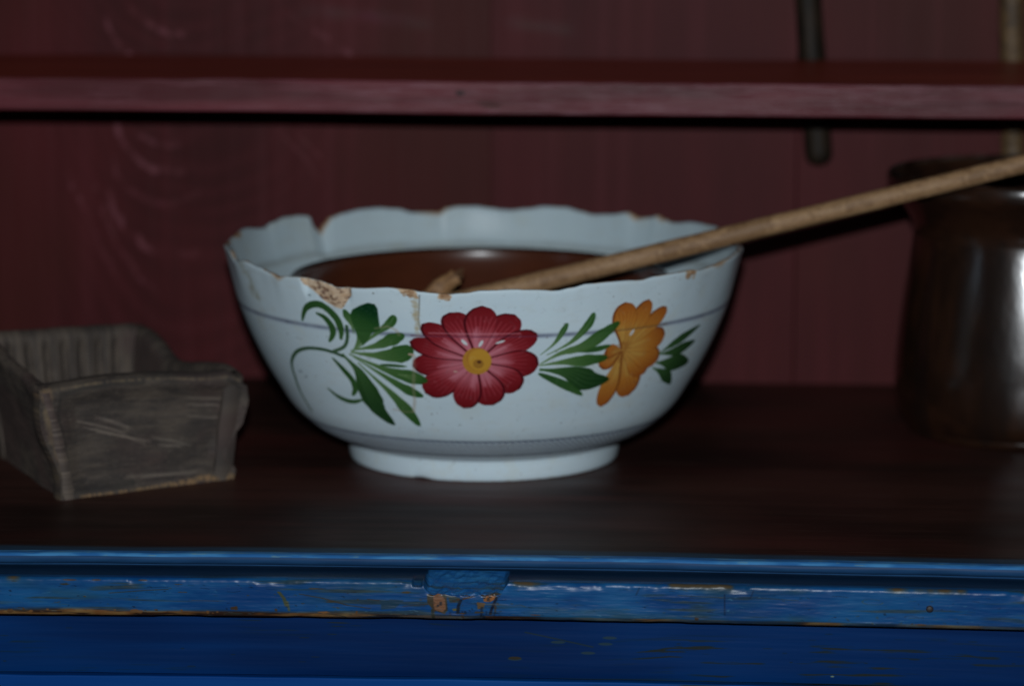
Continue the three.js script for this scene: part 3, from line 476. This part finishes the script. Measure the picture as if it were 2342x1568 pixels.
  for (let i = 0; i < 60; i++) { const t = rr(), h = 112 - 26 * t; q.fillStyle = `rgba(178,164,132,${0.28 * (1 - t * 0.5)})`; q.beginPath(); q.ellipse(X(-9.9 - rr() * 0.9), Y(h), 2.5 + 3 * rr() * (1 - t), 5, 0, 0, 7); q.fill(); }
  for (const pts of [[[-11.8, 76], [-12.3, 68], [-13.2, 58], [-13.6, 50], [-14.6, 44]], [[-20, 44.6], [-17, 43.6], [-14.6, 44]], [[-20, 89.5], [-17.2, 91.2], [-15.2, 89.4], [-14.6, 86.8]]]) { q.strokeStyle = 'rgba(168,150,128,0.38)'; q.lineWidth = 5; q.beginPath(); pts.forEach(([x, y], i) => (i ? q.lineTo(X(x), Y(y)) : q.moveTo(X(x), Y(y)))); q.stroke(); }
  for (const [x, y, s] of [[-48, 59, 3], [-46.5, 56.5, 2.4], [-12.4, 76.5, 3.4], [-2.5, 68, 2.2], [-36.2, 104.6, 2]]) { q.fillStyle = x > -15 ? 'rgba(206,176,160,0.8)' : 'rgba(70,92,96,0.6)'; q.beginPath(); q.ellipse(X(x), Y(y), s * 1.3, s, 0.3, 0, 7); q.fill(); }
  q.save(); poly([[-37.8, 113.6], [-37.2, 110], [-34.5, 106.8], [-32.4, 103.6], [-30.2, 102.2], [-27.6, 100.6], [-26.6, 103.5], [-25.6, 107], [-24.6, 109.5], [-24.4, 113.6]].map(([x, y]) => [x * MM, y])); q.clip();
  q.fillStyle = css([206, 180, 152]); q.fillRect(X(-40), Y(115), 120, 120);
  for (let i = 0; i < 420; i++) { const x = -38 + 14 * rr(), y = 99 + 15 * rr(), k = smooth(0.48, 0.62, noise(x * 1.3, y * 0.75)); q.fillStyle = k > 0.5 ? css(mix3([84, 62, 54], [124, 88, 66], rr())) : css(mix3([186, 150, 116], [228, 208, 182], rr())); q.globalAlpha = 0.55; q.beginPath(); q.ellipse(X(x), Y(y), 1 + 2.6 * rr(), 1 + 3 * rr(), rr() * 3, 0, 7); q.fill(); }
  q.restore(); q.globalAlpha = 1;
  for (const [a, w, h] of [[-11.5, 1.6, 4], [-4, 1.0, 3.4], [53.3, 1.4, 4.6]]) for (let i = 0; i < 30; i++) { q.fillStyle = css(mix3([136, 100, 72], [214, 184, 150], rr())); q.globalAlpha = 0.6; q.beginPath(); q.ellipse(X(a + (rr() - 0.5) * 2 * w), Y(113 - h * rr() * rr()), 2 + 3 * rr(), 2 + 3 * rr(), 0, 0, 7); q.fill(); } q.globalAlpha = 1;
  fill(b, (u, v) => {
    const deg = u * 360 - 180, s = v * ST; let k = 150 + (fbm(deg * 0.25, s * 0.3, 3) - 0.5) * 16;
    if (s < sLip) { k -= 46 * Math.exp(-(((s - sRing) / 0.9) ** 2)) + 46 * Math.exp(-(((s - sBand1) / 0.8) ** 2)) + 50 * Math.exp(-(((s - sBand0) / 1.0) ** 2)); if (s > sBand0 && s < sBand1) k += 40 * Math.sin((deg * 1.7 + (s - sBand0) * 1.1) * 1.85); }
    return [k, k, k];
  });
  const bowl = thing('serving_bowl', 'large white glazed bowl with chipped wavy rim, painted with red and orange flowers', 'bowl', [CX, 0, 0]);
  part(bowl, 'bowl_wall', g, mat({ map: tex(c), bumpMap: tex(b, false), bumpScale: 0.0009, roughness: 0.34, specularIntensity: 0.4 }));
}

/* brown bowl inside it */
{
  const bowl = thing('brown_bowl', 'smaller brown glazed bowl nested inside the white flowered bowl', 'bowl', [CX - 0.002, 0.0175, 0.002]);
  const p = [[0, 0.003], [0.03, 0.003], [0.036, 0], [0.042, 0], [0.044, 0.004], [0.06, 0.012], [0.078, 0.026], [0.09, 0.042], [0.0965, 0.058], [0.0995, 0.07], [0.1012, 0.075], [0.1012, 0.0772], [0.0995, 0.078], [0.0975, 0.0772], [0.0967, 0.076], [0.0961, 0.0736], [0.0949, 0.0702], [0.0918, 0.064], [0.0862, 0.0545], [0.0785, 0.042], [0.067, 0.028], [0.05, 0.0155], [0.03, 0.009], [0, 0.008]];
  const curve = new THREE.SplineCurve(p.map(([x, y]) => new THREE.Vector2(x, y * 1.042)));
  const g = new THREE.LatheGeometry(curve.getPoints(160).map((q) => new THREE.Vector2(Math.max(0, q.x), q.y)), 160);
  const c = canvas(1024, 512);
  fill(c, (u, v) => { const f = fbm(u * 40, v * 30, 4), m = fbm(u * 9, v * 9, 3); let col = mix3([68, 35, 22], [88, 45, 28], f * 0.6 + m * 0.4); const lip = Math.exp(-(((v - 0.535) / 0.045) ** 2)); return mix3(col, [20, 13, 12], 0.95 * lip); });
  part(bowl, 'bowl_wall', g, mat({ map: tex(c), roughness: 0.26, ior: 1.5 }));
}

/* ---------- wood for handles ---------- */
function rodWood(seed, a, b2, dark) {
  const c = canvas(512, 1024);
  fill(c, (u, v) => { const k = fbm(u * 22 + seed, v * 9, 4), f = fbm(u * 60, v * 160 + seed, 3), m = fbm(u * 4, v * 22 + seed, 3); let col = mix3(a, b2, smooth(0.3, 0.72, k * 0.5 + m * 0.5)); col = mix3(col, dark, 0.6 * smooth(0.56, 0.76, f)); col = mix3(col, dark, 0.55 * smooth(0.5, 0.7, m)); return mix3(col, dark, 0.3 * smooth(0.68, 0.8, fbm(u * 12 + 5, v * 70 + seed, 2))); });
  const b = canvas(256, 512); fill(b, (u, v) => { const k = 128 + (fbm(u * 26 + seed, v * 30, 4) - 0.5) * 160; return [k, k, k]; });
  return mat({ map: tex(c), bumpMap: tex(b, false), bumpScale: 0.0005, roughness: 0.62 });
}
// a turned or whittled bar along a line, radius by length, squash across
function bar(a, b, radius, n = 80, m = 20, squash = 1, wob = 0) {
  const A = new THREE.Vector3(...a), B = new THREE.Vector3(...b), d = B.clone().sub(A), L = d.length(); d.normalize();
  const side = new THREE.Vector3(0, 0, 1).cross(d).normalize(), out = d.clone().cross(side).normalize();
  return grid(n, m, (u, v) => {
    const t = u, an = -v * Math.PI * 2, r = Math.max(1e-5, radius(t * L, L)), k = 1 + wob * (fbm(t * 14, Math.cos(an) * 1.5 + 4, 3) - 0.5);
    const p = A.clone().addScaledVector(d, t * L).addScaledVector(side, Math.cos(an) * r * k).addScaledVector(out, Math.sin(an) * r * k * squash);
    p.y += wob * 0.004 * (fbm(t * 3, 9, 2) - 0.5);
    return [p.x, p.y, p.z, v, t * L * 6];
  }, true);
}
const round = (r, L, s, e0, e1) => { let k = 1; if (e0 && s < e0) k = Math.sqrt(Math.max(0, 1 - (1 - s / e0) ** 2)); if (e1 && L - s < e1) k = Math.min(k, Math.sqrt(Math.max(0, 1 - (1 - (L - s) / e1) ** 2))); return r * k; };

/* the long spoon resting on the rim */
{
  const wood = rodWood(4, [150, 116, 82], [170, 136, 98], [106, 76, 48]);
  const a = [-0.069, 0.0722, 0.02], b = [0.352, 0.1745, -0.0175];
  const spoon = thing('long_wooden_spoon', 'long pale wooden spoon leaning out of the flowered bowl over the brown jug', 'spoon');
  part(spoon, 'handle', bar(a, b, (s, L) => round(0.0056 - 0.0007 * smooth(0, L, s), L, s, 0.002, 0.004), 160, 24, 1, 0.12), wood);
  const head = new THREE.SphereGeometry(1, 36, 24), p = head.attributes.position;
  for (let i = 0; i < p.count; i++) { let x = p.getX(i), y = p.getY(i), z = p.getZ(i); const inR = Math.hypot(x, z); if (y > 0) y = y * 0.25 - 0.62 * (1 - inR * inR) * (inR < 0.9 ? 1 : (1 - inR) * 10); p.setXYZ(i, x * 0.021, y * 0.009, z * 0.017); }
  head.computeVertexNormals(); head.rotateZ(0.25); const hm = part(spoon, 'spoon_head', head, wood); hm.position.set(-0.069, 0.071, 0.02);
}
/* the broken stick beside it */
{
  const stick = thing('broken_stick', 'short broken wooden stick with a split end lying in the brown bowl', 'stick');
  const wood = rodWood(9, [140, 104, 68], [172, 130, 86], [64, 40, 26]);
  const a = [-0.062, 0.0665, 0.03], b = [-0.0158, 0.0968, 0.004];
  part(stick, 'shaft', bar(a, b, (s, L) => (s < 0.001 ? s * 4 : 0.0048) * (1 + 0.12 * Math.sin(s * 400)), 60, 18, 0.62, 0.3), wood);
  const sp = []; const r = rng(31), A = new THREE.Vector3(...b), D = new THREE.Vector3(...b).sub(new THREE.Vector3(...a)).normalize();
  for (let i = 0; i < 9; i++) { // splinters of the break
    const an = r() * 6.28, rr = 0.0032 * Math.sqrt(r()), o = A.clone().add(new THREE.Vector3(0, Math.cos(an) * rr, Math.sin(an) * rr)).addScaledVector(D, -0.002), e = o.clone().addScaledVector(D, 0.003 + 0.005 * r());
    sp.push(bar(o.toArray(), e.toArray(), (s, L) => 0.0013 * (1 - s / L) + 0.0002, 4, 6, 1, 0));
  }
  part(stick, 'split_end', mergeGeometries(sp), wood, 'splintered pale end');
}

/* ================= the jug ================= */
{
  const jug = thing('stoneware_jug', 'tall dark brown glazed stoneware jug catching a bright reflection at right edge', 'jug', [0.2968, 0, -0.088]);
  const p = [[0, 0.004], [0.05, 0.004], [0.056, 0], [0.0632, 0], [0.0656, 0.0012], [0.0666, 0.0035], [0.0668, 0.005], [0.0682, 0.0068], [0.0706, 0.0125], [0.0725, 0.022], [0.0733, 0.033], [0.0728, 0.044], [0.0715, 0.057], [0.0696, 0.073], [0.0674, 0.088], [0.0655, 0.1005], [0.0644, 0.1085], [0.0642, 0.1125], [0.0652, 0.1175], [0.0685, 0.1235], [0.0732, 0.1295], [0.0776, 0.134], [0.0796, 0.138], [0.0794, 0.1432], [0.0778, 0.1455], [0.0752, 0.1448], [0.0738, 0.141], [0.0705, 0.131], [0.066, 0.12], [0.0612, 0.1], [0.066, 0.06], [0.067, 0.03], [0.058, 0.01], [0.03, 0.007], [0, 0.007]];
  const cv = new THREE.SplineCurve(p.map(([x, y]) => new THREE.Vector2(x, y)));
  const g = new THREE.LatheGeometry(cv.getPoints(220).map((q) => new THREE.Vector2(Math.max(0, q.x), q.y)), 180);
  const c = canvas(1024, 1024), b = canvas(1024, 512);
  fill(c, (u, v) => { const f = fbm(u * 60, v * 40, 4), m = fbm(u * 12, v * 10, 4); let col = mix3([31, 19, 13], [47, 28, 18], smooth(0.3, 0.7, m * 0.6 + f * 0.4)); const drip = smooth(0.6, 0.75, fbm(u * 30, v * 3, 3)); col = mix3(col, [24, 18, 16], drip * 0.5); return mix3(col, [96, 90, 86], 0.75 * Math.exp(-(((v - 0.722) / 0.022) ** 2)) * smooth(0.3, 0.6, f)); });
  fill(b, (u, v) => { const k = 128 + (fbm(u * 50, v * 26, 4) - 0.5) * 90; return [k, k, k]; });
  const m = mat({ map: tex(c), bumpMap: tex(b, false), bumpScale: 0.0005, roughness: 0.2, ior: 1.8 });
  part(jug, 'jug_body', g, m);
  const h = new THREE.TubeGeometry(new THREE.CatmullRomCurve3([[0.062, 0.125, -0.03], [0.085, 0.128, -0.034], [0.106, 0.11, -0.036], [0.104, 0.075, -0.034], [0.084, 0.052, -0.03], [0.066, 0.046, -0.026]].map((q) => new THREE.Vector3(...q))), 40, 0.007, 14);
  part(jug, 'jug_handle', h, m);
}

/* ================= the hanging utensils ================= */
{
  const dark = mat({ map: null, color: 0xffffff, roughness: 0.55, specularIntensity: 0.35 }); const c = canvas(256, 512);
  fill(c, (u, v) => { const k = fbm(u * 16, v * 10, 4); return mix3([26, 21, 16], [46, 36, 27], smooth(0.3, 0.75, k)); }); dark.map = tex(c);
  const g1 = thing('hanging_dark_spoon', 'dark wooden utensil handle with a rounded tip hanging behind the upper shelf', 'utensil', [0, 0, 0]);
  part(g1, 'handle', bar([0.1835, 0.1325, -0.2092], [0.1708, 0.285, -0.2092], (s, L) => round(0.0083 - 0.0006 * smooth(0, 0.14, s), L, s, 0.008, 0), 70, 28, 0.9, 0.03), dark);
  const sc = new THREE.SphereGeometry(1, 32, 20); sc.scale(0.026, 0.036, 0.007); const s1 = part(g1, 'spoon_head', sc, dark); s1.position.set(0.1682, 0.315, -0.2095);
  const tan = rodWood(14, [84, 64, 40], [112, 86, 52], [48, 36, 26]);
  const g2 = thing('hanging_turned_spoon', 'tan turned wooden utensil handle hanging behind the shelf near the right edge', 'utensil', [0, 0, 0]);
  const prof = (s) => 0.0076 - 0.0024 * Math.exp(-(((s - 0.0285) / 0.0022) ** 2)) + 0.0006 * Math.exp(-(((s - 0.034) / 0.003) ** 2)) - 0.0008 * Math.exp(-(((s - 0.02) / 0.004) ** 2)) + 0.0005 * smooth(0.08, 0.2, s);
  part(g2, 'handle', bar([0.2975, 0.126, -0.209], [0.2925, 0.29, -0.209], (s, L) => round(prof(s), L, s, 0.006, 0), 120, 24, 0.95, 0.05), tan);
  const sd = new THREE.SphereGeometry(1, 32, 20); sd.scale(0.025, 0.034, 0.007); const s2 = part(g2, 'spoon_head', sd, tan); s2.position.set(0.2915, 0.32, -0.209);
}

/* ================= the carved wooden box at the left ================= */
{
  const U = new THREE.Vector3(0.817, 0, -0.577), V = new THREE.Vector3(-0.46, 0, -0.888), P0 = new THREE.Vector3(-0.2062, 0, 0.128);
  const box = thing('wooden_scoop_box', 'grey weathered wooden scoop with flaring sides and fluted inside wall', 'scoop', P0.toArray());
  const at = (u, y, v) => new THREE.Vector3().addScaledVector(U, u).addScaledVector(V, v).setY(y);
  // textures
  function weathered(seed, paint, soft) {
    const c = canvas(1024, 512);
    fill(c, (u, v) => {
      const k = soft ? fbm(u * 50 + seed, v * 5, 4) : fbm(u * 9 + seed, v * 60, 4), m = fbm(u * 6, v * 8 + seed, 4), f = soft ? fbm(u * 160, v * 16 + seed, 3) : fbm(u * 70, v * 230 + seed, 3);
      let col = mix3([60, 53, 49], [90, 80, 71], smooth(0.3, 0.72, k * 0.5 + m * 0.5)); col = mix3(col, [68, 52, 50], 0.6 * smooth(0.48, 0.7, fbm(u * 4 + seed, v * 5, 3))); col = mix3(col, [116, 106, 96], 0.45 * smooth(0.6, 0.82, f)); return mix3(col, [44, 40, 40], (soft ? 0 : 0.4) * smooth(0.6, 0.8, fbm(u * 20, v * 160, 3)));
    });
    paint?.(c.getContext('2d')); return c;
  }
  const bump = canvas(1024, 512); fill(bump, (u, v) => { const k = 128 + (fbm(u * 16, v * 150, 4) - 0.5) * 150 + (fbm(u * 30, v * 20, 3) - 0.5) * 80; return [k, k, k]; });
  const bump2 = canvas(256, 128); fill(bump2, (u, v) => { const k = 128 + (fbm(u * 40, v * 8, 4) - 0.5) * 110; return [k, k, k]; });
  const wood = (seed, paint, tone = 0.78, soft = false) => mat({ color: lin(tone, tone * 0.97, tone * 0.94), map: tex(weathered(seed, paint, soft), true, THREE.ClampToEdgeWrapping), bumpMap: tex(soft ? bump2 : bump, false), bumpScale: 0.0006, roughness: 0.78 });
  // a wall: outer foot a->b, outer head A->B, thickness th towards "inw"; head(t) lifts, end(t, s) shifts along; inner(t, s) carves
  function wall(a, b, A, B, inw, th, { head = () => 0, shift = () => 0, carve = () => 0, bulge = () => 0, n = 80 } = {}) {
    const up = 22, loop = []; // s outer up, over the rounded head, s inner down
    for (let i = 0; i <= up; i++) loop.push([i / up, 0]);
    for (let i = 1; i < 6; i++) loop.push([1, i / 6, 1]);
    for (let i = up; i >= 0; i--) loop.push([i / up, 1]);
    loop.push([0, 0]);
    const N = loop.length - 1, along = b.clone().sub(a).normalize();
    const pt = (t, j) => {
      const [s, k, over] = loop[j], lo = a.clone().lerp(b, t), hi = A.clone().lerp(B, t); hi.y += head(t);
      const e = lo.lerp(hi, s).addScaledVector(along, shift(t, s));
      const inset = k === 0 ? 0 : k;
      e.addScaledVector(inw, th * (over ? 0.5 - 0.5 * Math.cos(Math.PI * k) : inset));
      if (over) e.y += (0.0022 + 0.14 * th) * Math.sin(Math.PI * k);
      if (k === 0 && !over) e.addScaledVector(inw, bulge(t, s));
      if (k === 1) e.addScaledVector(inw, carve(t, s));
      e.addScaledVector(inw, (fbm(t * 5 + th * 900, s * 4 + k * 3, 2) - 0.5) * 0.0016);
      e.y += (s > 0.9 ? (fbm(t * 6, 3 + th * 500, 2) - 0.5) * 0.0022 : 0);
      return e;
    };
    const g = grid(n, N, (u, v) => { const j = Math.round(v * N), e = pt(u, j); return [e.x, e.y, e.z, u, j / N]; });
    const caps = [];
    for (const t of [0, 1]) { // ends
      const P = []; for (let i = 0; i <= up; i++) P.push([pt(t, i), pt(t, N - 1 - i)]);
      caps.push(grid(up, 4, (u, v) => { const i = Math.round(u * up), e = P[i][0].clone().lerp(P[i][1], t ? v : 1 - v).addScaledVector(along, (t ? 1 : -1) * 0.0012 * Math.sin(Math.PI * v)); return [e.x, e.y, e.z, t ? 0.985 : 0.015, 0.02 + 0.4 * u]; }));
    }
    return mergeGeometries([g, ...caps]);
  }
  const R3 = rng(91);
  const faceArt = (q) => { // scratches, pale arrises, soft dark lines along the border of the front face (v 0..0.45 of the loop is the outer face)
    const X = (t) => t * 1024, Y = (s) => (1 - s * 0.45) * 512;
    q.lineCap = 'round';
    const ln = (pts, col, w) => { q.strokeStyle = col; q.lineWidth = w; q.beginPath(); pts.forEach(([x, y], i) => (i ? q.lineTo(X(x), Y(y)) : q.moveTo(X(x), Y(y)))); q.stroke(); };
    const soft = (pts, w) => { for (let i = 1; i <= 7; i++) ln(pts, 'rgba(26,22,26,0.055)', (w * i) / 3.5); };
    soft([[0.075, 0.06], [0.07, 0.25], [0.085, 0.5], [0.075, 0.75], [0.1, 0.93], [0.2, 0.955], [0.5, 0.965]], 9);
    soft([[0.09, 0.07], [0.3, 0.065], [0.42, 0.08]], 9);
    soft([[0.93, 0.93], [0.965, 0.86], [0.95, 0.7]], 13);
    for (const [x, y, l, k] of [[0.16, 0.66, 0.3, -0.17], [0.18, 0.6, 0.36, -0.2], [0.25, 0.69, 0.2, -0.15], [0.5, 0.46, 0.3, -0.12], [0.55, 0.38, 0.2, -0.03], [0.72, 0.62, 0.22, -0.05], [0.7, 0.8, 0.26, -0.05], [0.68, 0.74, 0.26, -0.04], [0.35, 0.12, 0.5, -0.02]]) for (let i = 0; i < 5; i++) { const o = (R3() - 0.5) * 0.03, t0 = R3() * 0.3; ln([[x + l * t0, y + k * t0 + o], [x + l * (0.5 + t0 * 0.5), y + k * 0.55 + o * 0.6], [x + l * (0.7 + 0.3 * R3()), y + k * 0.95 + o]], `rgba(150,138,126,${0.1 + 0.22 * R3()})`, 1.5 + 3 * R3()); }
    for (let i = 0; i < 110; i++) { const x = 0.2 + 0.78 * R3(), y = 0.1 + 0.8 * R3(); ln([[x, y], [x + 0.05 * R3(), y - 0.02 * R3()]], `rgba(130,118,108,${0.15 * R3()})`, 1 + 2 * R3()); }
    for (let i = 0; i < 230; i++) { const t = R3(); q.fillStyle = css(mix3([120, 96, 66], [168, 132, 92], R3())); q.globalAlpha = 0.22 + 0.4 * smooth(0.4, 0.9, t); q.beginPath(); q.ellipse(X(0.1 + 0.9 * t), Y(0.012 + 0.05 * R3() * smooth(0.3, 0.9, t)), 8, 4, 0, 0, 7); q.fill(); }
    for (let i = 0; i < 200; i++) { const t = R3(); q.fillStyle = css(mix3([104, 92, 76], [136, 116, 90], R3())); q.globalAlpha = 0.22; q.beginPath(); q.ellipse(X(0.02 + 0.03 * R3()), Y(t), 10, 6, 0, 0, 7); q.fill(); q.globalAlpha = 0.2; q.beginPath(); q.ellipse(X(t), Y(0.985), 9, 4, 0, 0, 7); q.fill(); }
    for (let i = 0; i < 60; i++) { q.globalAlpha = 0.09; q.fillStyle = css([128, 108, 82]); q.beginPath(); q.ellipse(X(0.03 + 0.05 * (R3() - 0.4)), Y(0.9 + 0.1 * R3()), 12, 8, 0, 0, 7); q.fill(); }
    q.globalAlpha = 1;
  };
  const D = 0.12, W = 0.097, t1 = 0.0075;
  const edge = (s) => { const k = [[0, 0], [0.1, 0.0005], [0.25, -0.0065], [0.33, -0.0068], [0.45, -0.003], [0.6, 0.0015], [0.8, 0.0028], [0.95, 0.001], [1, -0.003]]; let i = 0; while (i < k.length - 2 && k[i + 1][0] < s) i++; return lerp(k[i][1], k[i + 1][1], smooth(k[i][0], k[i + 1][0], s)); };
  const nU = U.clone(), nV = V.clone();
  const fA = at(-0.0115, 0.056, 0), fB = at(0.1045, 0.0545, -0.001), bA = at(-0.0115, 0.0662, D), bB = at(0.0885, 0.0622, D);
  part(box, 'front_wall', wall(at(0, 0, 0), at(W, 0, 0), fA, fB, nV, 0.0135, { shift: (t, s) => edge(s) * smooth(0.6, 1, t) + (t < 0.1 ? (1 - t / 0.1) * (0.002 * Math.sin(s * 7) - 0.001) : 0), head: (t) => 0.0012 * Math.sin(t * 5) - 0.003 * smooth(0.94, 1, t), bulge: (t, s) => 0.0042 * smooth(0.03, 0.17, t + 0.02 * Math.sin(s * 5)) * (1 - smooth(0.9, 1.02, t)) * smooth(0.02, 0.16, s) * (1 - smooth(0.82, 0.99, s)) }), wood(2, faceArt), 'brown-grey front face with pale scratches');
  part(box, 'side_wall', wall(at(0, 0, D), at(0, 0, 0.0006), bA, at(-0.0115, 0.0562, 0.0006), nU, t1, { head: (t) => -0.002 * Math.sin(Math.PI * t), bulge: (t, s) => 0.002 * Math.sin(Math.PI * s) }), wood(6, null, 1.35));  // lighter tone stands in for light this side does not catch
  part(box, 'end_wall', wall(at(W - 0.001, 0, 0.001), at(W - 0.015, 0, D), at(0.1035, 0.053, 0.001), at(0.0877, 0.0617, D), nU.clone().negate(), 0.0105, { head: (t) => 0.0016 * Math.sin(Math.PI * clamp(t * 5)) - 0.0088 * Math.sin(Math.PI * smooth(0.12, 0.98, t)) ** 1.3 }), wood(11, null, 0.9, true));
  part(box, 'back_wall', wall(at(W - 0.014, 0, D), at(0, 0, D), bB, bA, nV.clone().negate(), 0.009, { n: 160, head: (t) => -0.006 * (1 - smooth(0, 0.1, t)), carve: (t, s) => -0.0036 * (0.5 + 0.5 * Math.cos(t * Math.PI * 2 * 9.5)) ** 3 * smooth(0.97, 0.88, s) * smooth(0.12, 0.17, t) + 0.0014 }), wood(15, null, 1.0, true), 'back wall with carved upright flutes');
  const fl2 = grid(20, 12, (u, v) => { const e = at(lerp(0.004, W - 0.005, u), 0.006 + 0.001 * fbm(u * 6, v * 6, 2), lerp(0.004, D - 0.004, v)); return [e.x, e.y, e.z, u, v]; });
  part(box, 'floor', fl2, wood(19));
}

renderer.render(scene, camera);
